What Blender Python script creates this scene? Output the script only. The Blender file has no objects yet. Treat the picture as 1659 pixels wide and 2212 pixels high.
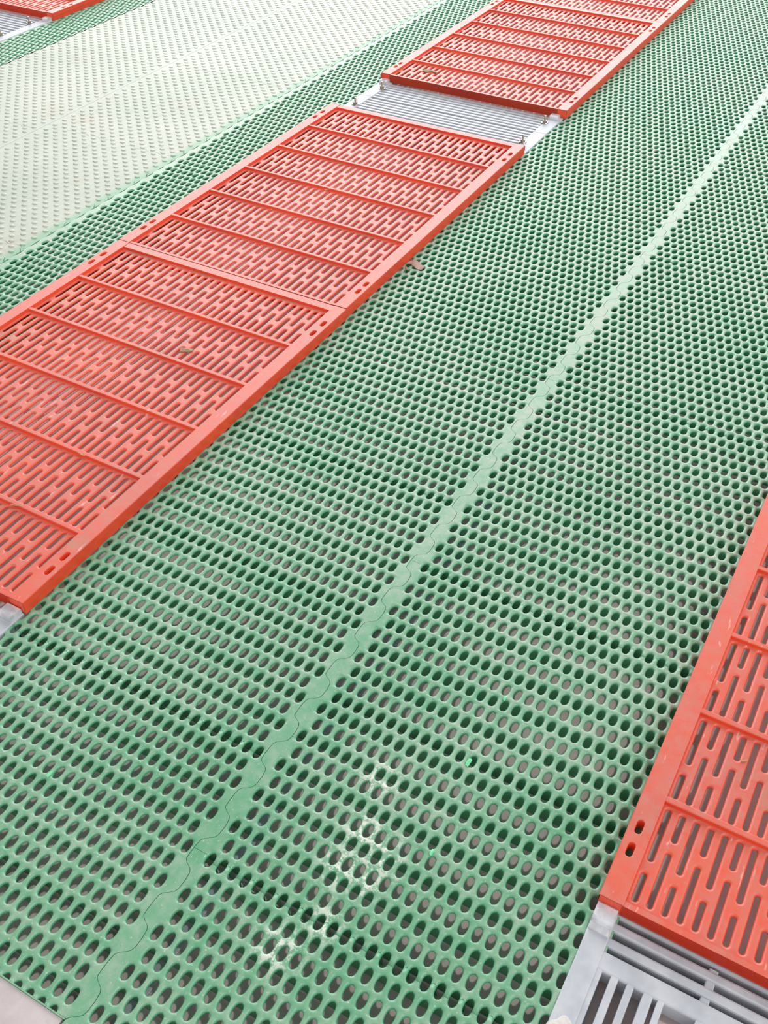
import bpy, bmesh, math, random
from mathutils import Vector, Matrix
from math import sin, cos, pi, sqrt, asin, atan2

random.seed(7)
S = bpy.context.scene
COL = S.collection

# ------------------------------------------------------------------ camera
# scene frame: x runs along the crate lanes (away from the camera), y = -V
# (V grows to the right of the lanes), z up, metres
cd = bpy.data.cameras.new('camera')
cam = bpy.data.objects.new('camera', cd); COL.objects.link(cam)
R = [[0.4908530825328228, 0.8712422388674285, -0.00046106539287993353],
     [-0.5964384594681863, 0.3364158067063958, 0.728756179435414],
     [0.6350782750458739, -0.3574372199580724, 0.6847731145083034]]
def cv(r, s=1): return Vector((s*r[0], -s*r[1], -s*r[2]))
bx_, by_, bz_ = cv(R[0]), cv(R[1], -1), cv(R[2], -1)
M = Matrix((bx_, by_, bz_)).transposed().to_4x4()
M.translation = Vector((-0.40376950495729275, -0.6736059491470691, 0.8087736082493794))
cam.matrix_world = M
cd.sensor_fit = 'VERTICAL'; cd.sensor_height = 36.0; cd.sensor_width = 27.0
cd.lens = 2150.487/2212*36.0
cd.clip_start = 0.02; cd.clip_end = 100
S.camera = cam

# ------------------------------------------------------------------ light
WALLS = (0.78, 0.79, 0.81, 1)
ROOF = (0.12, 0.13, 0.15, 1)
SIDE = (1.6, 1.61, 1.63, 1)
FRONT = (5.5, 5.6, 5.75, 1)
BACK = (1.65, 1.66, 1.68, 1)
SUN_E = 1.0
WINDOW_E = 60.0
EXPOSURE = -0.28
W = bpy.data.worlds.new('hall_daylight'); S.world = W; W.use_nodes = True
nt = W.node_tree; nt.nodes.clear()
def wn(t, **k):
    n = nt.nodes.new(t)
    for a, b in k.items(): setattr(n, a, b)
    return n
tc = wn('ShaderNodeTexCoord'); nrm = wn('ShaderNodeVectorMath', operation='NORMALIZE')
nt.links.new(tc.outputs['Generated'], nrm.inputs[0])
sep = wn('ShaderNodeSeparateXYZ'); nt.links.new(nrm.outputs[0], sep.inputs[0])
# bright opening of the hall: direction far along the lanes, low above the floor
def lobe(direction, lo, hi):
    dot = wn('ShaderNodeVectorMath', operation='DOT_PRODUCT')
    nt.links.new(nrm.outputs[0], dot.inputs[0]); dot.inputs[1].default_value = Vector(direction).normalized()
    mr = wn('ShaderNodeMapRange', interpolation_type='SMOOTHERSTEP'); mr.inputs['From Min'].default_value = lo; mr.inputs['From Max'].default_value = hi
    nt.links.new(dot.outputs['Value'], mr.inputs['Value']); return mr.outputs[0]
def wmix(f, a, b):
    m_ = wn('ShaderNodeMix', data_type='RGBA'); nt.links.new(f, m_.inputs['Factor'])
    for k_, v_ in (('A', a), ('B', b)):
        if isinstance(v_, tuple): m_.inputs[k_].default_value = v_
        else: nt.links.new(v_, m_.inputs[k_])
    return m_.outputs['Result']
elev = wn('ShaderNodeMapRange', interpolation_type='SMOOTHSTEP'); elev.inputs['From Min'].default_value = 0.10; elev.inputs['From Max'].default_value = 0.75
nt.links.new(sep.outputs['Z'], elev.inputs['Value'])
c0 = wmix(elev.outputs[0], WALLS, ROOF)                      # pale walls all round, dim roof above
c1 = wmix(lobe((0.10, -1.0, 0.30), 0.45, 0.95), c0, SIDE)    # bright side wall on the right
c1 = wmix(lobe((-1.0, -0.1, 0.30), 0.40, 0.95), c1, BACK)    # glow added behind the camera to lift the faces turned to it
c2 = wmix(lobe((0.88, 0.42, 0.22), 0.70, 0.985), c1, FRONT)   # open bright end of the hall
bg = wn('ShaderNodeBackground'); out = wn('ShaderNodeOutputWorld')
nt.links.new(c2, bg.inputs['Color']); nt.links.new(bg.outputs[0], out.inputs[0])
bg.inputs['Strength'].default_value = 1.0

ld = bpy.data.lights.new('roof_light', 'SUN'); ld.energy = SUN_E; ld.angle = math.radians(2.8); ld.color = (1, 0.98, 0.95)
lo = bpy.data.objects.new('roof_light', ld); COL.objects.link(lo)
sd = Vector((-0.12, 0.44, -1.0)).normalized()      # direction the light travels
lo.rotation_euler = sd.to_track_quat('-Z', 'Y').to_euler(); lo.location = (0.5, -0.3, 3)

wd = bpy.data.lights.new('hall_window', 'AREA'); wd.shape = 'RECTANGLE'; wd.size = 4.5; wd.size_y = 1.6
wd.energy = WINDOW_E; wd.color = (0.97, 0.985, 1.0)
wo = bpy.data.objects.new('hall_window', wd); COL.objects.link(wo)
wo.location = (4.6, 1.9, 1.7)
wo.rotation_euler = (Vector((0.4, -0.2, 0.0))-wo.location).to_track_quat('-Z', 'Y').to_euler()

S.view_settings.view_transform = 'Standard'; S.view_settings.look = 'None'
S.view_settings.exposure = EXPOSURE; S.view_settings.gamma = 1.0
S.view_settings.use_curve_mapping = False

# ------------------------------------------------------------------ helpers
def srgb(r, g, b):
    f = lambda c: (c/255/12.92) if c/255 <= 0.04045 else ((c/255+0.055)/1.055)**2.4
    return (f(r), f(g), f(b), 1)

class Mat:
    def __init__(s, name):
        s.m = bpy.data.materials.new(name); s.m.use_nodes = True
        s.t = s.m.node_tree; s.b = s.t.nodes['Principled BSDF']
    def n(s, t, **k):
        x = s.t.nodes.new(t)
        for a, b in k.items(): setattr(x, a, b)
        return x
    def l(s, a, b): s.t.links.new(a, b)
    def pos(s):
        g = s.n('ShaderNodeNewGeometry'); return g
    def noise(s, scale, detail=3, rough=0.55, vec=None, stretch=None):
        if vec is None: vec = s.n('ShaderNodeNewGeometry').outputs['Position']
        if stretch:
            mp = s.n('ShaderNodeMapping'); mp.inputs['Scale'].default_value = stretch
            s.l(vec, mp.inputs['Vector']); vec = mp.outputs[0]
        x = s.n('ShaderNodeTexNoise'); x.inputs['Scale'].default_value = scale
        x.inputs['Detail'].default_value = detail; x.inputs['Roughness'].default_value = rough
        s.l(vec, x.inputs['Vector']); return x.outputs['Fac']
    def ramp(s, v, a, b, lo=0.0, hi=1.0):
        x = s.n('ShaderNodeMapRange', interpolation_type='SMOOTHSTEP')
        x.inputs['From Min'].default_value = a; x.inputs['From Max'].default_value = b
        x.inputs['To Min'].default_value = lo; x.inputs['To Max'].default_value = hi
        s.l(v, x.inputs['Value']); return x.outputs[0]
    def math(s, op, a, b=None, clamp=False):
        x = s.n('ShaderNodeMath', operation=op, use_clamp=clamp)
        for i, v in enumerate((a, b)):
            if v is None: continue
            if isinstance(v, (int, float)): x.inputs[i].default_value = v
            else: s.l(v, x.inputs[i])
        return x.outputs[0]
    def mix(s, f, a, b):
        x = s.n('ShaderNodeMix', data_type='RGBA')
        if isinstance(f, (int, float)): x.inputs['Factor'].default_value = f
        else: s.l(f, x.inputs['Factor'])
        for k, v in (('A', a), ('B', b)):
            if isinstance(v, tuple): x.inputs[k].default_value = v
            else: s.l(v, x.inputs[k])
        return x.outputs['Result']
    def bump(s, h, strength=0.2, dist=0.001):
        x = s.n('ShaderNodeBump'); x.inputs['Strength'].default_value = strength
        x.inputs['Distance'].default_value = dist; s.l(h, x.inputs['Height'])
        s.l(x.outputs[0], s.b.inputs['Normal'])
    def upness(s, a=0.75, b=0.98):
        g = s.n('ShaderNodeNewGeometry'); x = s.n('ShaderNodeSeparateXYZ'); s.l(g.outputs['Normal'], x.inputs[0])
        return s.ramp(x.outputs['Z'], a, b)
    def blob(s, x, y, r, soft=1.0):
        """1 inside a round patch of dirt at world x,y; falls to 0 at radius r"""
        g = s.n('ShaderNodeNewGeometry'); d = s.n('ShaderNodeVectorMath', operation='DISTANCE')
        s.l(g.outputs['Position'], d.inputs[0]); d.inputs[1].default_value = (x, y, 0)
        return s.ramp(d.outputs['Value'], r, r*(1-soft)*1.0, 0, 1)

# green perforated plastic
def make_green():
    m = Mat('green_plastic')
    big = m.noise(4.5, 3, 0.6); fine = m.noise(60, 4, 0.7); spk = m.noise(420, 2, 0.5)
    green = m.mix(m.ramp(big, 0.35, 0.65), srgb(80, 157, 114), srgb(94, 163, 123))
    dust = m.math('MULTIPLY', m.upness(0.70, 0.99), m.ramp(fine, 0.30, 0.78, 0.20, 0.78))
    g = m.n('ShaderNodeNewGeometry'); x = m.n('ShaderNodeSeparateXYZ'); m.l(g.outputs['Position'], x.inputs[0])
    dust = m.math('MULTIPLY', dust, m.ramp(x.outputs['X'], -0.15, 1.3, 0.72, 1.45))      # less dust trodden in near the end; pale far haze painted into the rise
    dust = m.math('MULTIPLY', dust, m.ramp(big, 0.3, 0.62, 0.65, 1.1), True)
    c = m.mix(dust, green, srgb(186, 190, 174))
    # fine pale specks
    sp = m.math('MULTIPLY', m.ramp(spk, 0.66, 0.72), m.upness())
    c = m.mix(m.math('MULTIPLY', sp, 0.6), c, srgb(214, 205, 180))
    # chalky smears near the camera
    sm = None
    for x, y, r in ((-0.022, -0.440, 0.034), (-0.060, -0.438, 0.034), (-0.036, -0.465, 0.034), (-0.060, -0.460, 0.030), (-0.145, -0.430, 0.034), (-0.110, -0.452, 0.026), (0.03, -0.425, 0.03)):
        b = m.blob(x, y, r, 1.0)
        sm = b if sm is None else m.math('MAXIMUM', sm, b)
    smn = m.noise(95, 4, 0.75)
    sm = m.math('MULTIPLY', m.math('MULTIPLY', sm, m.ramp(smn, 0.46, 0.56)), m.upness())
    c = m.mix(m.math('MULTIPLY', sm, 0.95), c, srgb(228, 226, 214))
    m.l(c, m.b.inputs['Base Color'])
    m.b.inputs['Roughness'].default_value = 0.42
    m.l(m.ramp(dust, 0, 1, 0.34, 0.52), m.b.inputs['Roughness'])
    m.b.inputs['IOR'].default_value = 1.5
    m.bump(m.noise(240, 3, 0.6), 0.18, 0.0006)
    return m.m

def make_solid():
    m = Mat('dusty_green_plastic')
    big = m.noise(3.2, 4, 0.6); mid = m.noise(11, 3, 0.55); fine = m.noise(90, 3)
    c = m.mix(m.ramp(big, 0.3, 0.7), srgb(164, 174, 156), srgb(182, 186, 170))
    c = m.mix(m.ramp(fine, 0.35, 0.7, 0, 0.35), c, srgb(196, 194, 180))
    c = m.mix(m.ramp(mid, 0.64, 0.74, 0, 0.30), c, srgb(186, 164, 142))     # brown stains
    bs = None
    for x, y, rr_ in ((1.318, 1.106, 0.05), (1.07, 0.85, 0.07), (1.08, 0.95, 0.05), (1.23, 0.732, 0.06), (1.581, 1.206, 0.035), (1.18, 0.90, 0.05), (0.60, 0.60, 0.05)):
        b = m.blob(x, y, rr_, 1.0); bs = b if bs is None else m.math('MAXIMUM', bs, b)
    c = m.mix(m.math('MULTIPLY', m.math('MULTIPLY', bs, m.ramp(m.noise(38, 4, 0.7), 0.42, 0.62)), 0.45), c, srgb(178, 150, 132))
    # swept margin beside the perforated band keeps its green
    g = m.n('ShaderNodeNewGeometry'); x = m.n('ShaderNodeSeparateXYZ'); m.l(g.outputs['Position'], x.inputs[0])
    wob = m.math('ADD', x.outputs['Y'], m.math('MULTIPLY', m.math('SUBTRACT', m.noise(26, 2), 0.5), -0.018))
    ed = m.ramp(wob, 0.600, 0.578, 0, 0.75)
    c = m.mix(ed, c, srgb(112, 172, 128))
    m.l(c, m.b.inputs['Base Color'])
    m.b.inputs['Roughness'].default_value = 0.5
    m.bump(m.noise(160, 3), 0.2, 0.0008)
    return m.m

def make_red():
    m = Mat('red_orange_plastic')
    big = m.noise(7, 4, 0.65); fine = m.noise(70, 4, 0.7)
    base = m.mix(m.ramp(big, 0.35, 0.7), srgb(232, 78, 42), srgb(216, 66, 42))
    dust = m.math('MULTIPLY', m.upness(0.6, 0.97), m.ramp(fine, 0.25, 0.75, 0.30, 0.72))
    dust = m.math('MULTIPLY', dust, m.ramp(big, 0.30, 0.60, 0.72, 1.05), True)
    c = m.mix(dust, base, srgb(196, 128, 114))
    dirt = m.math('MULTIPLY', m.ramp(m.noise(14, 5, 0.7), 0.54, 0.72, 0, 0.6), m.upness())
    c = m.mix(dirt, c, srgb(176, 130, 104))
    scr = m.math('MULTIPLY', m.ramp(m.noise(60, 3, 0.6, None, (0.5, 2.2, 1)), 0.64, 0.72, 0, 0.5), m.upness())
    c = m.mix(scr, c, srgb(246, 196, 186))
    m.l(c, m.b.inputs['Base Color'])
    m.l(m.ramp(dust, 0, 1, 0.36, 0.5), m.b.inputs['Roughness'])
    m.bump(m.noise(260, 3), 0.2, 0.0005)
    return m.m

def make_metal():
    m = Mat('galvanised_metal')
    f = m.noise(40, 4, 0.6)
    c = m.mix(m.ramp(f, 0.3, 0.7), srgb(182, 185, 191), srgb(200, 202, 206))
    c = m.mix(m.ramp(m.noise(16, 4, 0.7), 0.62, 0.72, 0, 0.5), c, srgb(222, 214, 202))
    m.l(c, m.b.inputs['Base Color']); m.b.inputs['Metallic'].default_value = 0.25
    m.b.inputs['Specular IOR Level'].default_value = 0.25
    m.l(m.ramp(f, 0.3, 0.7, 0.48, 0.60), m.b.inputs['Roughness'])
    return m.m

def make_concrete():
    m = Mat('concrete')
    a = m.noise(9, 5, 0.65); b = m.noise(110, 4, 0.7)
    c = m.mix(m.ramp(a, 0.3, 0.7), srgb(214, 196, 192), srgb(226, 209, 205))
    c = m.mix(m.ramp(b, 0.4, 0.75, 0, 0.4), c, srgb(196, 180, 177))
    m.l(c, m.b.inputs['Base Color']); m.b.inputs['Roughness'].default_value = 0.85
    m.bump(b, 0.3, 0.001)
    return m.m

def make_kerb():
    m = Mat('worn_concrete_kerb')
    a = m.noise(22, 5, 0.65); b = m.noise(150, 4, 0.7)
    c = m.mix(m.ramp(a, 0.3, 0.7), srgb(186, 174, 172), srgb(202, 191, 189))
    c = m.mix(m.ramp(a, 0.62, 0.72, 0, 0.5), c, srgb(166, 150, 146))
    m.l(c, m.b.inputs['Base Color']); m.b.inputs['Roughness'].default_value = 0.85
    m.bump(b, 0.3, 0.001)
    return m.m

def flat(name, col, rough=0.6, metal=0.0, col2=None, sc=80):
    m = Mat(name)
    c = m.mix(m.ramp(m.noise(sc, 3), 0.35, 0.65), srgb(*col), srgb(*(col2 or tuple(int(k*0.85) for k in col))))
    m.l(c, m.b.inputs['Base Color']); m.b.inputs['Roughness'].default_value = rough
    m.b.inputs['Metallic'].default_value = metal
    return m.m

GREEN, SOLID, RED, METAL, CONC = make_green(), make_solid(), make_red(), make_metal(), make_concrete()
KERB = make_kerb()
STEEL = flat('bolt_steel', (190, 180, 165), 0.3, 0.9)
WHITEMETAL = flat('bright_zinc', (232, 232, 236), 0.4, 0.3)
MUD = flat('dried_mud', (196, 164, 152), 0.9, 0, (178, 146, 134), 200)
STRAW = flat('dry_straw', (206, 184, 130), 0.8, 0, (176, 152, 104), 200)
LEAF = flat('dry_leaf', (176, 150, 112), 0.85, 0, (150, 118, 92), 200)
CHIP = flat('bright_green_shaving', (120, 225, 165), 0.5, 0, (90, 205, 140), 200)
PLASTER = flat('white_plaster', (214, 208, 203), 0.9, 0, (198, 190, 184), 150)

def mesh(name, verts, faces, mat, smooth=False, mats=None):
    me = bpy.data.meshes.new(name); me.from_pydata(verts, [], faces)
    me.materials.append(mat); me.validate()
    if smooth: me.polygons.foreach_set('use_smooth', [True]*len(me.polygons))
    me.update(); return me
def link(name, me, parent=None, loc=(0, 0, 0), rot=0.0):
    o = bpy.data.objects.new(name, me); COL.objects.link(o)
    o.location = loc; o.rotation_euler = (0, 0, rot)
    if parent: o.parent = parent
    return o
def empty(name, loc, rot=0.0):
    o = bpy.data.objects.new(name, None); COL.objects.link(o); o.location = loc
    o.rotation_euler = (0, 0, rot); o.empty_display_size = 0.05; return o
def tag(o, label, cat=None, group=None):
    o['label'] = label
    if cat: o['category'] = cat
    if group: o['group'] = group
    return o
def copy_tree(o, parent=None):
    c = o.copy(); COL.objects.link(c)
    if parent: c.parent = parent
    for ch in o.children: copy_tree(ch, c)
    return c

class MB:
    """mesh builder with vertex merging; points are (x, V, z) with V turned into y = -V"""
    def __init__(s): s.v = []; s.f = []; s.k = {}; s.sm = []
    def p(s, x, v, z, uniq=False):
        key = (round(x*1e5), round(v*1e5), round(z*1e5))
        if not uniq and key in s.k: return s.k[key]
        s.v.append((x, -v, z)); i = len(s.v)-1
        if not uniq: s.k[key] = i
        return i
    def face(s, idx, smooth=False):
        q = []
        for i in idx:
            if not q or q[-1] != i: q.append(i)
        if len(q) > 1 and q[0] == q[-1]: q.pop()
        if len(q) >= 3: s.f.append(q); s.sm.append(smooth)
    def box(s, x0, x1, v0, v1, z0, z1, bottom=True):
        P = [s.p(x, v, z, True) for z in (z0, z1) for (x, v) in ((x0, v0), (x1, v0), (x1, v1), (x0, v1))]
        fs = [(4, 7, 6, 5), (0, 4, 5, 1), (1, 5, 6, 2), (2, 6, 7, 3), (3, 7, 4, 0)]
        if bottom: fs.append((0, 1, 2, 3))
        for f in fs: s.face([P[i] for i in f])
    def lathe(s, cx, cv, prof, n=16):
        rings = [[s.p(cx+r*cos(2*pi*k/n), cv+r*sin(2*pi*k/n), z, True) for k in range(n)] for r, z in prof]
        for a, b in zip(rings[:-1], rings[1:]):
            for k in range(n): s.face([a[k], b[k], b[(k+1) % n], a[(k+1) % n]], False)
        s.face(rings[-1][::-1]) ; s.face(rings[0])
    def build(s, name, mat, recalc=True, bevel=0):
        me = bpy.data.meshes.new(name); me.from_pydata(s.v, [], s.f)
        me.materials.append(mat)
        me.polygons.foreach_set('use_smooth', s.sm)
        bm = bmesh.new(); bm.from_mesh(me)
        big = [f for f in bm.faces if len(f.verts) > 4]
        if big: bmesh.ops.triangulate(bm, faces=big, ngon_method='BEAUTY')
        if recalc: bmesh.ops.recalc_face_normals(bm, faces=bm.faces)
        bm.to_mesh(me); bm.free(); me.update()
        return me

# ------------------------------------------------------------------ the place
GZ = -0.024            # concrete under the flooring
cb = MB(); cb.box(-3.0, 7.0, -5.0, 4.0, GZ-0.15, GZ)
g = link('floor', cb.build('floor', CONC)); g['kind'] = 'structure'
cb = MB(); cb.box(-3.0, -0.2713, -3.0, 0.3150, GZ, -0.0015)
g = link('trim_1', cb.build('trim_1', KERB)); g['kind'] = 'structure'

# ------------------------------------------------------------------ perforated tiles
RP, PV = 0.4/22, 0.0124
A_, B_ = PV/2, RP/2
HA, HB = 0.00378, 0.0073          # half width (across) and half length (along) of a hole
ZD = 0.0014                       # how far the rim dips below the crest
WALL = -0.0030
RIBZ = -0.0215
NR = 22
def sell(th, k=2.08):
    c, s_ = cos(th), sin(th)
    return (HA*abs(c)**(2/k)*(1 if c >= 0 else -1), HB*abs(s_)**(2/k)*(1 if s_ >= 0 else -1))
def outer_pts():
    P = []
    for y in (0, B_/3, 2*B_/3): P.append((A_, y))
    for x in (A_, A_/2, 0, -A_/2): P.append((x, B_))
    P.append((-A_, B_))
    for y in (2*B_/3, B_/3, 0, -B_/3, -2*B_/3): P.append((-A_, y))
    for x in (-A_, -A_/2, 0, A_/2): P.append((x, -B_))
    P.append((A_, -B_))
    for y in (-2*B_/3, -B_/3): P.append((A_, y))
    return P
OUT = outer_pts()
def hole_pt(x, y):
    return sell(atan2(y/HB, x/HA))
RINGS = ((0.0, 0.0), (0.45, -0.12), (0.84, -0.45), (1.0, -1.0))
def cell(mb, cx, cv_, pts, hp, closed):
    n = len(pts); rows = []
    for t, zf in RINGS:
        rows.append([mb.p(cx + y*(1-t)+hy*t, cv_ + x*(1-t)+hx*t, zf*ZD) for (x, y), (hx, hy) in zip(pts, hp)])
    rows.append([mb.p(cx+hy*1.0, cv_+hx*1.0, WALL) for hx, hy in hp])
    for a, b in zip(rows[:-1], rows[1:]):
        for k in range(n if closed else n-1):
            k2 = (k+1) % n
            mb.face([a[k], b[k], b[k2], a[k2]], True)
    return rows
FULL = (OUT, [hole_pt(x, y) for x, y in OUT])
def half(upper, oR, oL):
    """cell cut across its hole; oR / oL are the heights of the seam right and left of the hole"""
    if upper:
        P = [(A_, oR)] + [p for p in OUT[1:11-1]] ; P = [q for q in P if True]
        P = [(A_, oR)] + OUT[1:10] + [(-A_, oL)]
    else:
        P = [(-A_, oL)] + OUT[11:20] + [(A_, oR)]
    H = []
    for i, (x, y) in enumerate(P):
        if i in (0, len(P)-1):
            hx = HA*(1-abs(y/HB)**2.08)**(1/2.08); H.append((hx if x > 0 else -hx, y))
        else: H.append(hole_pt(x, y))
    return P, H
SEAM = 0.0024
CUT = False
def seam_off(j): return 0.0 if CUT else (SEAM if j % 2 else -SEAM)
GAP = 0.00028

def perf_tile(name, r0, r1, ncol, odd, left, right, ribs=True):
    """rows r0..r1 (first and last are half cells), even rows start at V=0, odd rows at V=odd*PV/2.
    left/right: functions u -> list of (u, V) outline points from r0 to r1, margin between them and the holes"""
    mb = MB()
    for i in range(r0, r1+1):
        v0 = (odd*PV/2 if i % 2 else 0.0)
        for j in range(ncol):
            c, v = i*RP, v0 + j*PV
            if i in (r0, r1):
                up = i == r0
                sj = (lambda q: 0.0028) if i < 0 else seam_off
                P, H = half(up, sj(j), sj(j-1))
                g_ = 0.00016 if up else -0.00016
                P = [(x, y+g_) if k in (0, len(P)-1) else (x, y) for k, (x, y) in enumerate(P)]
                rows = cell(mb, c, v, P, H, False)
                # end wall either side of the hole
                for side in (0, -1):
                    top = [r[side] for r in rows[:-1]]
                    ou = mb.v[top[0]]; inn = mb.v[top[-1]]
                    lo_o = mb.p(ou[0], -ou[1], RIBZ, True); lo_i = mb.p(inn[0], -inn[1], RIBZ, True)
                    mb.face(top + [lo_i, lo_o], False)
            else:
                cell(mb, c, v, FULL[0], FULL[1], True)
    # margins
    for side, prof in ((1, right), (-1, left)):
        chain = []
        for i in range(r0, r1+1):
            v0 = (odd*PV/2 if i % 2 else 0.0)
            c = i*RP
            v = v0 + ((ncol-1)*PV + A_ if side > 0 else -A_)
            if i == r0: ys = [(0.0028 if i < 0 else seam_off(ncol-1 if side > 0 else -1))+0.00016, B_/3, 2*B_/3, B_]
            elif i == r1: ys = [-B_, -2*B_/3, -B_/3, seam_off(ncol-1 if side > 0 else -1)-0.00016]
            else: ys = [-B_, -2*B_/3, -B_/3, 0, B_/3, 2*B_/3, B_]
            for y in ys: chain.append((c+y, v))
            if i < r1:
                nv = (odd*PV/2 if (i+1) % 2 else 0.0) + ((ncol-1)*PV + A_ if side > 0 else -A_)
                chain.append((c+B_, (v+nv)/2))
        u0, u1 = chain[0][0], chain[-1][0]
        pl = prof(u0, u1)
        idx = [mb.p(u, v, 0.0) for u, v in chain]
        jdx = [mb.p(u, v, 0.0) for u, v in pl]
        mb.face(idx + jdx[::-1], False)
        low = [mb.p(u, v, -0.012, True) for u, v in pl]
        for k in range(len(pl)-1): mb.face([jdx[k], low[k], low[k+1], jdx[k+1]], False)
        for e in (0, -1):
            a, b = mb.v[idx[e]], mb.v[jdx[e]]
            mb.face([idx[e], jdx[e], mb.p(b[0], -b[1], -0.012, True), mb.p(a[0], -a[1], -0.012, True)])
    # transverse ribs underneath, two rows apart and mirrored about the middle
    vA, vB = -0.010, (ncol-1)*PV+0.012
    rows = []
    for k in range(0, 6): rows += [2*k+0.5, 21.5-2*k]
    for r in rows:
        for rr in (r, r-22):
            if r0 < rr < r1: mb.box(rr*RP-0.0012, rr*RP+0.0012, vA, vB, RIBZ, -0.0030, True)
    if r0 < 0: mb.box(r0*RP+0.0028-0.0012, r0*RP+0.0028, -0.0165, 0.3170, RIBZ, -0.0001, True)
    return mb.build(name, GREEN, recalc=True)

PP = 0.4/7
PUZ = [(0, .3172), (.006, .3169), (.014, .3170), (.0195, .3176), (.0225, .3195), (.026, .3245), (.0285, .3272), (.0325, .3285),
       (.041, .3287), (.048, .3277), (.0510, .3258), (.0540, .3205), (.0558, .3180)]
PH = -0.0046           # a wave starts at u = PH + k*PP
def puzzle(du, dv, off=0.0, flip=1):
    """outline in tile-local coordinates; tile origin sits at world (du, dv)"""
    def f(u0, u1):
        pts = []
        k0 = int(math.floor((u0+du-PH)/PP))-1
        for k in range(k0, k0+int((u1-u0)/PP)+4):
            for a, v in PUZ:
                pts.append((PH+k*PP+a-du, v-dv+off))
        def at(u):
            for (a, va), (b, vb) in zip(pts[:-1], pts[1:]):
                if a <= u <= b: return va+(vb-va)*(u-a)/(b-a)
            return pts[0][1]
        res = [(u0, at(u0))] + [p for p in pts if u0+1e-4 < p[0] < u1-1e-4] + [(u1, at(u1))]
        return res
    return f
def straight(v): return lambda u0, u1: [(u0, v), (u1, v)]

U_R, V_R = -0.1099, 0.3357
tile_left = perf_tile('perforated_tile_left', 0, 22, 26, -1, straight(-0.0165), puzzle(0, 0, -GAP))
tile_left_cut = perf_tile('perforated_tile_left_cut', -15, 0, 26, -1, straight(-0.0165), puzzle(0.4, 0, -GAP))
tile_right = perf_tile('perforated_tile_right', 0, 22, 26, 1, puzzle(U_R, V_R, GAP), straight(0.3265))
far_words = ['nearest', 'second', 'third', 'fourth', 'fifth', 'sixth', 'seventh', 'eighth', 'ninth']
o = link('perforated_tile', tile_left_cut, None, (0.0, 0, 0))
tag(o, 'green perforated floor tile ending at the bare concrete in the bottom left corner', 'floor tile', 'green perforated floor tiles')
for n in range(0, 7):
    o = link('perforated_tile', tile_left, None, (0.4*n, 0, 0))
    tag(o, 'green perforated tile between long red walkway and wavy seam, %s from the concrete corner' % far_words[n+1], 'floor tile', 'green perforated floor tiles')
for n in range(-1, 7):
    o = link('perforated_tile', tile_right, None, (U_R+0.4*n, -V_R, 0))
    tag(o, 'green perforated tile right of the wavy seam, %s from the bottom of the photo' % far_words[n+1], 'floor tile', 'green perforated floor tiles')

# narrow perforated bands beside the solid panels
BV = -0.562
def burr_edge(v, s):
    def f(u0, u1):
        n = int((u1-u0)/0.01818*2); r = []
        for k in range(n+1):
            u = u0+(u1-u0)*k/n
            r.append((u, v + s*0.0012*(1 if (k//2) % 2 else -1)))
        return r
    return f
band_near = perf_tile('perforated_band_near', 0, 22, 11, 1, burr_edge(-0.0125, 1), straight(10*PV+0.0145))
band_far = perf_tile('perforated_band_far', 0, 22, 9, 1, straight(-0.0125), burr_edge(8*PV+0.0145, 1))
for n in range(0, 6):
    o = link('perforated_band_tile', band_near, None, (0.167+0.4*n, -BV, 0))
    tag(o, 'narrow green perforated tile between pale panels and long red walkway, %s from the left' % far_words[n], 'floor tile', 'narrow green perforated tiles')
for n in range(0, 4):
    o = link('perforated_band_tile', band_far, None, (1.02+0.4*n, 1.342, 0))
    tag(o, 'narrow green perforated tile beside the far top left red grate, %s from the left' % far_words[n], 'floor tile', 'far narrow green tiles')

# ------------------------------------------------------------------ solid panels
def wave(n, amp, per, ph=0.0):
    """small stepped wave used for the jointed ends of the solid panels"""
    pts = []
    k = 0
    L = n
    x = 0.0
    while x < L-1e-6:
        t = ((x+ph)/per) % 1.0
        v = amp if 0.12 < t < 0.5 else (-amp if 0.62 < t < 1.0 else 0)
        pts.append((x, v)); x += per/8
    pts.append((L, 0.0)); pts[0] = (0.0, 0.0)
    return pts
def solid_tile(name, width):
    L = 0.4; mb = MB()
    gp = 0.0003
    end = wave(width, 0.0022, 0.030)
    side = wave(L, 0.0045, PP)
    ol = [(gp+v, x) for x, v in end]                                   # near end
    ol += [(x, width-gp-0.0+v*0.0) for x, v in side[1:-1]]
    ol += [(L-gp+v, x) for x, v in end[::-1]]
    ol += [(x, gp) for x, v in side[::-1][1:-1]]
    top = [mb.p(u, v, 0, True) for u, v in ol]
    mb.face(top, False)
    low = [mb.p(u, v, RIBZ, True) for u, v in ol]
    for k in range(len(ol)): mb.face([top[k], low[k], low[(k+1) % len(ol)], top[(k+1) % len(ol)]])
    n = 14
    for i in range(0, 30):
        for j in range(13):
            u = (i+0.5)*L/30; v = 0.0145+j*0.0250+(0.0125 if i % 2 else 0)
            if v > width-0.009: continue
            rings = []
            for s_, z in ((1.0, -0.0004), (0.94, 0.0006), (0.82, 0.0011), (0.4, 0.0013)):
                rings.append([mb.p(u+0.0044*s_*cos(2*pi*k/n), v+0.0056*s_*sin(2*pi*k/n), z, True) for k in range(n)])
            for a, b in zip(rings[:-1], rings[1:]):
                for k in range(n): mb.face([a[k], a[(k+1) % n], b[(k+1) % n], b[k]], True)
            mb.face(rings[-1], True)
    return mb.build(name, SOLID)
sw = 0.3285
solid = solid_tile('solid_panel', sw)
k = 0
for n in range(0, 7):
    o = link('solid_panel', solid, None, (0.21+0.4*n, 0.5755+sw, 0))
    tag(o, 'pale dimpled solid panel in the row nearer the long walkway, %s from the left' % far_words[n], 'floor panel', 'pale solid floor panels')
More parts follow.
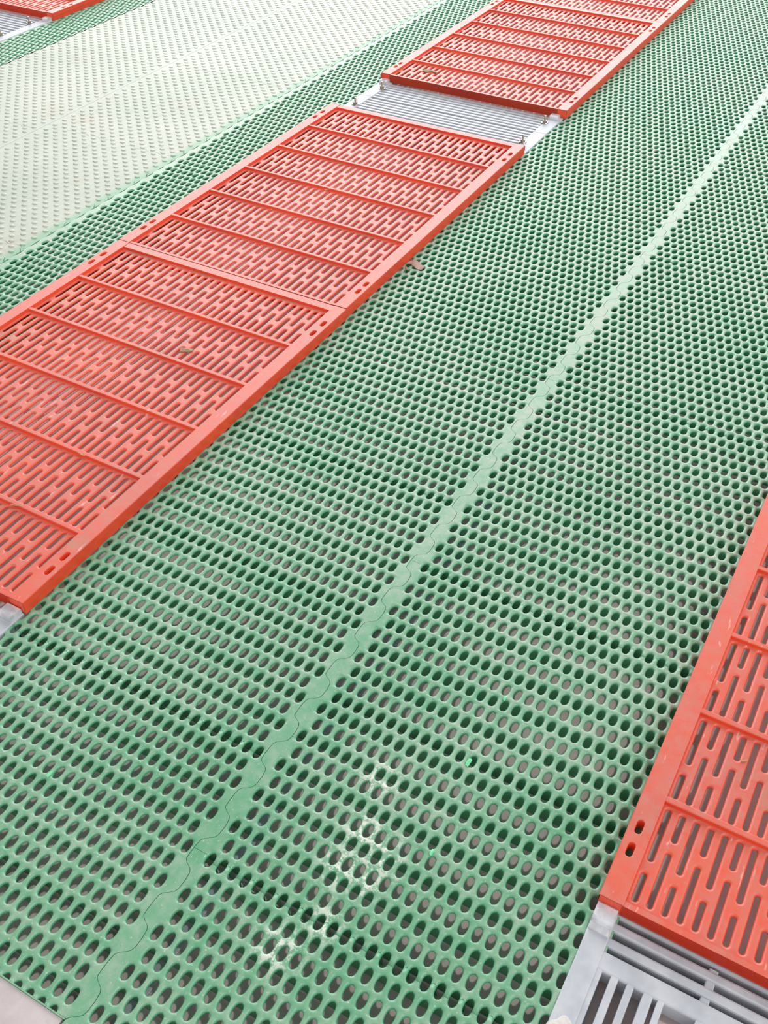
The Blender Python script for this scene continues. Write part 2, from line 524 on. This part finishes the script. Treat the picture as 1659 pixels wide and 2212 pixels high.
for n in range(0, 5):
    o = link('solid_panel', solid, None, (0.58+0.4*n, 0.5755+2*sw+0.0003, 0))
    tag(o, 'pale dimpled solid panel in the row farther from the long walkway, %s from the left' % far_words[n], 'floor panel', 'pale solid floor panels')

# ------------------------------------------------------------------ red grates
GL, GW = 0.6650, 0.4320
TOP, PLZ, PLB = 0.0180, 0.0132, 0.0108
CP = 0.1085
def ring_cell(mb, u0, u1, v0, v1, hu0, hu1, hv, hw, zt, zb, n=8, fil=0.0026, dip=0.0014):
    """rectangle u0..u1 x v0..v1 with a rounded slot hu0..hu1 centred on hv, half width hw"""
    hp = []
    for k in range(n+1):
        t = -pi/2 + pi*k/n; hp.append((hu1-hw+hw*cos(t), hv+hw*sin(t)))
    for k in range(n+1):
        t = pi/2 + pi*k/n; hp.append((hu0+hw+hw*cos(t), hv+hw*sin(t)))
    def grow(d):
        r = []
        for k in range(n+1):
            t = -pi/2 + pi*k/n; r.append((hu1-hw+(hw+d)*cos(t), hv+(hw+d)*sin(t)))
        for k in range(n+1):
            t = pi/2 + pi*k/n; r.append((hu0+hw+(hw+d)*cos(t), hv+(hw+d)*sin(t)))
        return r
    out = []
    m = len(hp)
    for i, (u, v) in enumerate(hp):
        if i <= n:
            t = i/n
            if t < 0.34: out.append((hu1-hw+(u1-hu1+hw)*t/0.34 if t > 0 else hu1-hw, v0))
            elif t > 0.66: out.append((hu1-hw+(u1-hu1+hw)*(1-t)/0.34, v1))
            else: out.append((u1, v0+(v1-v0)*(t-0.34)/0.32))
        else:
            t = (i-n-1)/n
            if t < 0.34: out.append((hu0+hw-(hu0+hw-u0)*t/0.34, v1))
            elif t > 0.66: out.append((hu0+hw-(hu0+hw-u0)*(1-t)/0.34, v0))
            else: out.append((u0, v1-(v1-v0)*(t-0.34)/0.32))
    # exact corners
    def near(c):
        b = min(range(m), key=lambda i: (out[i][0]-c[0])**2+(out[i][1]-c[1])**2); out[b] = c
    for c in ((u1, v0), (u1, v1), (u0, v1), (u0, v0)): near(c)
    g1 = grow(fil)
    R0 = [mb.p(u, v, zt) for u, v in out]
    R1 = [mb.p(u, v, zt, True) for u, v in g1]
    g2 = grow(fil*0.45)
    R2 = [mb.p(u, v, zt-dip*0.26, True) for u, v in g2]
    R3 = [mb.p(u, v, zt-dip, True) for u, v in hp]
    R4 = [mb.p(u, v, zb, True) for u, v in hp]
    for a, b, sm in ((R0, R1, False), (R1, R2, True), (R2, R3, True), (R3, R4, True)):
        for i in range(m):
            j = (i+1) % m; mb.face([a[i], b[i], b[j], a[j]], sm)
SB = 0.0200     # width of the side bands
def make_plate():
    mb = MB(); nc = 31
    v_first, pitch = 0.026, 0.380/30
    vL = v_first-pitch/2; vR = v_first+30*pitch+pitch/2
    for c in range(6):
        r0 = 0.0045+c*CP; r1 = r0+CP
        e = 0.0
        if c == 5: r1 = GL-0.0135
        for j in range(nc):
            v = v_first+j*pitch
            d = r1-r0
            if j % 2 == 0: s = [(0.0065, 0.0345, 0.0405), (0.0470, d-0.0065, d)]
            else: s = [(0.0065, 0.0615, 0.0670), (0.0730, d-0.0065, d)]
            a = 0.0
            for h0, h1, b in s:
                ring_cell(mb, r0+a, r0+b, v-pitch/2, v+pitch/2, r0+h0, r0+h1, v, 0.00235, PLZ, PLB)
                a = b
    # strips that close the plate to the side bands
    for (a, b) in ((SB-0.002, vL), (vR, GW-SB+0.002)):
        P = [mb.p(x, v, PLZ, True) for x, v in ((0.0045, a), (GL-0.0135, a), (GL-0.0135, b), (0.0045, b))]
        mb.face(P)
    return mb.build('slotted_plate', RED)
def make_frame():
    mb = MB()
    for side in (0, 1):
        v0, v1 = (0.0, SB) if side == 0 else (GW-SB, GW)
        hv = 0.0085 if side == 0 else GW-0.0085
        us = [0.0, 0.0380, 0.0620, 0.0900, GL-0.0900, GL-0.0620, GL-0.0380, GL]
        kinds = [0, 1, 1, 0, 1, 1, 0]
        for (a, b), kd in zip(zip(us[:-1], us[1:]), kinds):
            if kd: ring_cell(mb, a, b, v0, v1, a+0.0055, a+0.0195, hv, 0.0030, TOP, 0.006, 8, 0.001, 0.0008)
            else: mb.face([mb.p(x, v, TOP) for x, v in ((a, v0), (b, v0), (b, v1), (a, v1))])
        vo, vi = (v0, v1) if side == 0 else (v1, v0)
        s_ = -1 if side == 0 else 1
        # rounded top corner then the outer skirt, with a slight lip
        prof = [(0, TOP), (0.0007*s_, TOP-0.0007), (0.0009*s_, 0.0085), (0.0004*s_, 0.0080), (0.0004*s_, 0.0006)]
        L = [[mb.p(x, vo+dv, z, not (dv == 0)) for dv, z in prof] for x in (0.0, GL)]
        for k in range(len(prof)-1): mb.face([L[0][k], L[1][k], L[1][k+1], L[0][k+1]])
        # inner step down to the plate
        mb.face([mb.p(0, vi, TOP), mb.p(GL, vi, TOP), mb.p(GL, vi-0.0012*s_, PLZ-0.001, True), mb.p(0, vi-0.0012*s_, PLZ-0.001, True)])
    # end bands
    for (a, b, sk, t) in ((0.0, 0.0050, 0.0, TOP-0.0006), (GL-0.0135, GL, GL, TOP-0.0006)):
        mb.box(a, b, SB-0.001, GW-SB+0.001, 0.0015, t)
        mb.box(min(sk, abs(sk-0.004)) if sk == 0 else sk-0.004, sk if sk else 0.004, 0.0, GW, 0.0012, TOP-0.0009)
    return mb.build('frame', RED)
def make_rib():
    mb = MB(); w = 0.0030
    prof = [(-w-0.0012, PLZ-0.002), (-w-0.0004, PLZ+0.0006), (-w, TOP-0.0009), (-w+0.0008, TOP-0.0004), (w-0.0008, TOP-0.0004), (w, TOP-0.0009), (w+0.0004, PLZ+0.0006), (w+0.0012, PLZ-0.002)]
    a = [mb.p(x, SB-0.001, z, True) for x, z in prof]; b = [mb.p(x, GW-SB+0.001, z, True) for x, z in prof]
    for k in range(len(prof)-1): mb.face([a[k], a[k+1], b[k+1], b[k]])
    mb.face(a); mb.face(b)
    return mb.build('rib', RED)
ME_PLATE, ME_FRAME, ME_RIB = make_plate(), make_frame(), make_rib()
grate = empty('red_slotted_grate', (0, 0, 0))
link('slotted_plate', ME_PLATE, grate); link('frame', ME_FRAME, grate)
for c in range(1, 6): link('rib', ME_RIB, grate, (0.0045+c*CP, 0, 0))
def place_grate(g_, u, v, label, group, rz=0.0, sx=1.0):
    g_.location = (u, -v, 0); g_.rotation_euler = (0, 0, rz); g_.scale = (sx, 1, 1)
    tag(g_, label, 'floor grate', group)
VS1 = -0.4360
gr = 'red slotted grates of the long walkway'
spots = [(0.0190, VS1+0.0005, 'nearest red slotted grate of the long walkway, cut by the left photo edge', 1.0, 0.0),
         (0.6856, VS1-0.0010, 'complete red slotted grate of the long walkway, just before the bolted metal gap', 1.0, 0.0015),
         (1.5500, VS1+0.0035, 'red slotted floor grate just beyond the bolted metal gap of the long walkway', 0.945, 0.0),
         (2.1800, VS1+0.0035, 'farthest red slotted floor grate of the long walkway, at the top edge of the photo', 0.96, 0.0)]
for i, (u, v, lab, sx, rz) in enumerate(spots):
    place_grate(grate if i == 0 else copy_tree(grate), u, v, lab, gr, rz, sx)
place_grate(copy_tree(grate), 0.0165, 0.6415, 'red slotted floor grate at the right edge of the photo above the metal grid', 'red slotted grates', 0.0)
place_grate(copy_tree(grate), 1.5010, -1.7770, 'far red slotted floor grate in the top left corner of the photo', 'red slotted grates', 0.0)

# ------------------------------------------------------------------ galvanised panels
MZ = 0.0008
def bar(mb, x0, x1, v0, v1, zt, depth, r=0.0012):
    """bar with rounded top edges, long axis either way"""
    if (x1-x0) < (v1-v0):
        P = [(x0, zt-depth), (x0, zt-r), (x0+r*0.3, zt-r*0.3), (x0+r, zt), (x1-r, zt), (x1-r*0.3, zt-r*0.3), (x1, zt-r), (x1, zt-depth)]
        a = [mb.p(x, v0, z, True) for x, z in P]; b = [mb.p(x, v1, z, True) for x, z in P]
    else:
        P = [(v0, zt-depth), (v0, zt-r), (v0+r*0.3, zt-r*0.3), (v0+r, zt), (v1-r, zt), (v1-r*0.3, zt-r*0.3), (v1, zt-r), (v1, zt-depth)]
        a = [mb.p(x0, v, z, True) for v, z in P]; b = [mb.p(x1, v, z, True) for v, z in P]
    for k in range(len(P)): mb.face([a[k], a[(k+1) % len(P)], b[(k+1) % len(P)], b[k]])
    mb.face(a); mb.face(b)
def bolt_mesh():
    mb = MB()
    mb.lathe(0, 0, [(0.0001, 0.0), (0.0075, 0.0), (0.0078, 0.0012), (0.0068, 0.0020), (0.0001, 0.0021)], 20)
    mb.lathe(0, 0, [(0.0046, 0.0018), (0.0048, 0.0055), (0.0042, 0.0062)], 6)
    pr = [(0.0024, 0.002)]
    for k in range(7): pr += [(0.0024, 0.0065+k*0.0011), (0.0020, 0.0070+k*0.0011)]
    pr += [(0.0024, 0.0145), (0.0016, 0.0152)]
    mb.lathe(0, 0, pr, 12)
    return mb.build('bolt', STEEL)
ME_BOLT = bolt_mesh()
ME_BAND = None
def metal_panel(name, u0, u1, vA, vB, near_gap=True, bolts=()):
    """side bands, slats across the lane; local origin at (u0, vA)"""
    t = empty(name, (u0, -vA, 0)); L = u1-u0; Wd = vB-vA; bw = 0.027
    for s_, (a, b) in (('l', (0.0, bw)), ('r', (Wd-bw, Wd))):
        mb = MB(); bar(mb, 0, L, a, b, MZ+0.0006, 0.020); link('side_band', mb.build('side_band', METAL), t)
    ns = round((L-0.003)/0.0127); p = (L-0.0015)/ns; x = 0.0020; n = 0
    for _q in range(ns):
        mb = MB(); bar(mb, x, x+0.0080, bw-0.004, Wd-bw+0.004, MZ-0.0006, 0.016)
        link('slat', mb.build('slat', METAL), t); x += p
    for v in (0.103, 0.188, 0.273, 0.358):
        mb = MB(); bar(mb, 0.004, L-0.004, v, v+0.008, MZ-0.0030, 0.012); link('cross_bar', mb.build('cross_bar', METAL), t)
    for bu, bv in bolts: link('bolt', ME_BOLT, t, (bu-u0, -(bv-vA), MZ))
    return t
vA, vB = VS1+0.0035, -0.0055
tag(metal_panel('slatted_metal_panel', 1.3440, 1.4580, vA, vB, True, [(1.401, -0.0305), (1.404, -0.4135)]),
    'slatted metal panel with two bolts, nearer one in the walkway gap', 'metal grid', 'slatted metal panels in the walkway gap')
tag(metal_panel('slatted_metal_panel', 1.4592, 1.5490, vA, vB, True, [(1.510, -0.0300), (1.509, -0.4085)]),
    'slatted metal panel with two bolts, farther one in the walkway gap', 'metal grid', 'slatted metal panels in the walkway gap')
tag(metal_panel('slatted_metal_panel', 1.4010, 1.4990, -1.777, -1.3480, True, [(1.456, -1.3830)]),
    'slatted metal panel under the far red grate in the top left corner', 'metal grid', 'far slatted metal panels')
tag(metal_panel('slatted_metal_panel', 1.290, 1.4005, -1.777, -1.3480, True, [(1.356, -1.3790)]),
    'slatted metal panel cut by the left edge of the photo, near the top corner', 'metal grid', 'far slatted metal panels')
tag(metal_panel('slatted_metal_panel', -0.090, 0.0180, vA, vB, True, []),
    'slatted metal panel under the near end of the long walkway, at left edge', 'metal grid')

# metal grid in the bottom right corner
def corner_grid():
    u0, u1, v0, v1 = -0.30, 0.0235, 0.6415, 1.0735
    t = empty('metal_floor_grid', (u0, -v0, 0))
    Lx = u1-u0; Wd = v1-v0
    def part(nm, boxes, depth=0.018, z=MZ, r=0.0012):
        mb = MB()
        for (a, b, c, d) in boxes: bar(mb, a-u0, b-u0, c-v0, d-v0, z, depth, r)
        return link(nm, mb.build(nm, METAL), t)
    part('side_band', [(u0, u1, v0, v0+0.0190)], z=MZ+0.0008)
    part('side_band', [(u0, u1, v1-0.0190, v1)], z=MZ+0.0008)
    for a in (0.0140, 0.0010, -0.0130): part('slat', [(a, a+0.0086, 0.658, 1.056)], z=MZ-0.0004, r=0.002)
    part('end_bar', [(-0.0335, -0.0172, 0.658, 1.056)], z=MZ-0.0002, r=0.0016)
    part('cross_bar', [(-0.02, 0.012, 0.7385, 0.7462)], z=MZ-0.0022, depth=0.014)
    part('cross_bar', [(-0.02, 0.012, 0.8700, 0.8780)], z=MZ-0.0022, depth=0.014)
    part('cross_bar', [(-0.02, 0.012, 0.9850, 0.9930)], z=MZ-0.0022, depth=0.014)
    for a, b in ((0.6590, 0.6650), (0.6720, 0.6785), (0.6850, 0.6912), (0.6985, 0.7065), (0.7100, 0.7155)):
        part('lengthwise_bar', [(-0.160, -0.025, a, b)], z=MZ-0.0006)
    for a, b in ((0.7400, 0.7475), (0.7540, 0.7600), (0.7665, 0.7730), (0.7800, 0.7865), (0.7935, 0.80), (0.8165, 0.8235), (0.86, 0.87), (0.89, 0.9), (0.95, 0.96), (0.99, 1.0), (1.03, 1.04)):
        part('lengthwise_bar', [(-0.160, -0.025, a, b)], z=MZ-0.0006)
    part('end_bar', [(-0.180, -0.160, 0.658, 1.056)], z=MZ-0.0002)
    for a in (-0.200, -0.2128, -0.2256, -0.2384, -0.2512, -0.264, -0.2768): part('slat', [(a, a+0.0086, 0.658, 1.056)], z=MZ-0.0004, r=0.002)
    mb = MB()      # bright lug the red grate hooks over
    bar(mb, 0.0010-u0, 0.0170-u0, 0.0004, 0.0180, 0.0085, 0.008, 0.002)
    bar(mb, -0.0070-u0, 0.0030-u0, 0.0010, 0.0175, 0.0045, 0.004, 0.0012)
    link('corner_lug', mb.build('corner_lug', WHITEMETAL), t)['label'] = 'bright white metal lug under the red grate corner'
    mb = MB(); n = 22                                                # lump of plaster on the side band
    cx, cv_ = -0.094-u0, 0.010
    ring = []
    rr = [0.011+0.0016*sin(2*pi*3*k/n)+0.0008*cos(2*pi*5*k/n+1) for k in range(n)]
    for s_, z in ((1.0, 0.0013), (0.85, 0.0030), (0.4, 0.0042)):
        ring.append([mb.p(cx+1.3*rr[k]*s_*cos(2*pi*k/n), cv_+0.8*rr[k]*s_*sin(2*pi*k/n), z, True) for k in range(n)])
    for a, b in zip(ring[:-1], ring[1:]):
        for k in range(n): mb.face([a[k], a[(k+1) % n], b[(k+1) % n], b[k]], True)
    mb.face(ring[-1], True)
    link('plaster_blob', mb.build('plaster_blob', PLASTER), t)['label'] = 'white plaster stuck to the side band'
    tag(t, 'grey metal floor grid with slats and square opening in the bottom right corner', 'metal grid')
corner_grid()
# lugs of the other metal frames
def lug(u, v, lab):
    mb = MB(); bar(mb, -0.008, 0.008, -0.009, 0.009, 0.0080, 0.0072, 0.0015)
    o = link('metal_lug', mb.build('metal_lug', WHITEMETAL), None, (u, -v, 0)); tag(o, lab, 'metal lug', 'bright metal lugs under the grate corners')
lug(0.0105, -0.0170, 'bright metal lug under the near corner of the long walkway, at left edge')
lug(1.5420, -0.0210, 'bright metal lug under the right corner of the red grate beyond the bolted gap')
lug(1.5420, -0.4210, 'bright metal lug under the left corner of the red grate beyond the bolted gap')
lug(1.4930, -1.3590, 'bright metal lug under the corner of the far red grate in the top left')

# flat metal joist that shows through the first holes right of the puzzle seam
mb = MB(); bar(mb, -0.55, 2.9, 0.3420, 0.3530, -0.0216, 0.0022, 0.0004)
tag(link('metal_joist', mb.build('metal_joist', METAL)), 'bluish metal joist glimpsed through the holes right of the puzzle seam', 'joist')

# ------------------------------------------------------------------ litter
def flake(name, pts, z, th, mat, lab, cat, group=None, warp=0.0008):
    cx = sum(p[0] for p in pts)/len(pts); cy = sum(p[1] for p in pts)/len(pts)
    n = len(pts); mb = MB()
    T = [mb.p(p[0]-cx, p[1]-cy, th+warp*sin(i*1.9), True) for i, p in enumerate(pts)]
    B = [mb.p(p[0]-cx, p[1]-cy, 0.0, True) for i, p in enumerate(pts)]
    c = mb.p(0, 0, th+warp*1.5, True)
    for i in range(n):
        mb.face([T[i], T[(i+1) % n], c]); mb.face([T[i], B[i], B[(i+1) % n], T[(i+1) % n]])
    mb.face(B)
    o = link(name, mb.build(name, mat), None, (cx, -cy, z)); tag(o, lab, cat, group); return o
flake('mud_flake', [(.884, -.001), (.889, .005), (.886, .013), (.880, .022), (.875, .027), (.867, .026), (.866, .019), (.870, .012), (.873, .006), (.876, .004), (.874, -.001), (.872, -.003), (.878, -.003)],
      0.0006, 0.0012, MUD, 'pinkish dried mud flake on the green tile beside the red walkway', 'mud flake')
flake('mud_flake', [(.862, .000), (.864, .001), (.858, .008), (.855, .010), (.857, .005)], 0.0004, 0.0008, MUD, 'thin pale mud sliver just below the larger mud flake', 'mud flake')
flake('leaf_scrap', [(.479, -.153), (.486, -.157), (.491, -.150), (.494, -.140), (.488, -.138), (.484, -.144)], PLZ+0.0004, 0.0010, LEAF, 'brown leaf scrap on the slots of the left red grate', 'leaf scrap')
flake('leaf_scrap', [(1.612, -.366), (1.624, -.362), (1.628, -.348), (1.622, -.334), (1.614, -.330), (1.618, -.345), (1.610, -.352)], PLZ+0.0004, 0.0014, LEAF, 'brown leaf scrap on the red grate beyond the bolted metal gap', 'leaf scrap')
def straw(u, v, L, ang, z, lab, mat=STRAW, w=0.0009):
    mb = MB(); n = 7; pr = []
    for k in range(n):
        t = k/(n-1)-0.5; x = L*t; y = 0.10*L*sin(3.0*t)
        pr.append([mb.p(x*cos(ang)-y*sin(ang)+w*cos(a)*sin(ang), x*sin(ang)+y*cos(ang)-w*cos(a)*cos(ang), w+w*sin(a), True) for a in (0, pi/2, pi, 3*pi/2)])
    for a, b in zip(pr[:-1], pr[1:]):
        for k in range(4): mb.face([a[k], a[(k+1) % 4], b[(k+1) % 4], b[k]], True)
    mb.face(pr[0]); mb.face(pr[-1])
    tag(link('straw_bit', mb.build('straw_bit', mat), None, (u, -v, z)), lab, 'straw')
straw(.128, -.118, .014, 0.9, TOP, 'curled straw bit on the nearest visible rib of the left red grate')
straw(.2360, -.1150, .010, 1.4, TOP, 'short straw bit on the second rib of the left red grate')
straw(1.005, -.235, .009, 0.3, TOP, 'straw crumb on a rib of the middle red grate')
straw(.205, .712, .006, 0.6, PLZ, 'tiny straw crumb between two slots of the right red grate')
def chip(u, v, r, lab, z=0.0002):
    pts = [(u+r*(1+0.4*sin(k*2.3))*cos(2*pi*k/7), v+0.6*r*(1+0.3*cos(k*1.7))*sin(2*pi*k/7)) for k in range(7)]
    flake('plastic_shaving', pts, z, 0.0007, CHIP, lab, 'plastic shaving', 'bright green plastic shavings', 0.0004)
chip(0.087, 0.4885, 0.0045, 'bright green plastic shaving beside a hole, in the middle of the right tile row')
chip(-0.0100, 0.5000, 0.0032, 'small bright green plastic shaving right of the chalky white smears')
chip(-0.115, 0.1560, 0.0035, 'small bright green plastic shaving on the tile left of the puzzle seam')
chip(0.170, 0.4880, 0.0028, 'tiny bright green plastic shaving, farthest one from the camera')
# curled flash burrs left along the cut edge of the solid panels
mbb = MB()
k = 0
for i in range(0, 60):
    u = 0.56+i*2*RP*0.995
    if u > 2.5: break
    if i % 3 == 2: continue
    L = 0.009+0.005*sin(i*2.7); h = 0.0032+0.0015*cos(i*1.3)
    pts = []
    for q in range(5):
        t = q/4
        pts.append((u+L*0.5*t+0.002*sin(3*t+i), BV-0.0145-0.004*t*sin(i*1.1), 0.0004+h*sin(t*2.4), 0.0010*(1-0.8*t)))
    pr = [[mbb.p(x, v+w*cos(a), z+w*0.6*sin(a), True) for a in (0, 2.1, 4.2)] for x, v, z, w in pts]
    for a, b in zip(pr[:-1], pr[1:]):
        for q in range(3): mbb.face([a[q], a[(q+1) % 3], b[(q+1) % 3], b[q]], True)
o = tag(link('plastic_burrs', mbb.build('plastic_burrs', GREEN)), 'curled plastic burrs sticking up along the edge between solid panels and narrow green band', 'plastic burr')
o['kind'] = 'stuff'
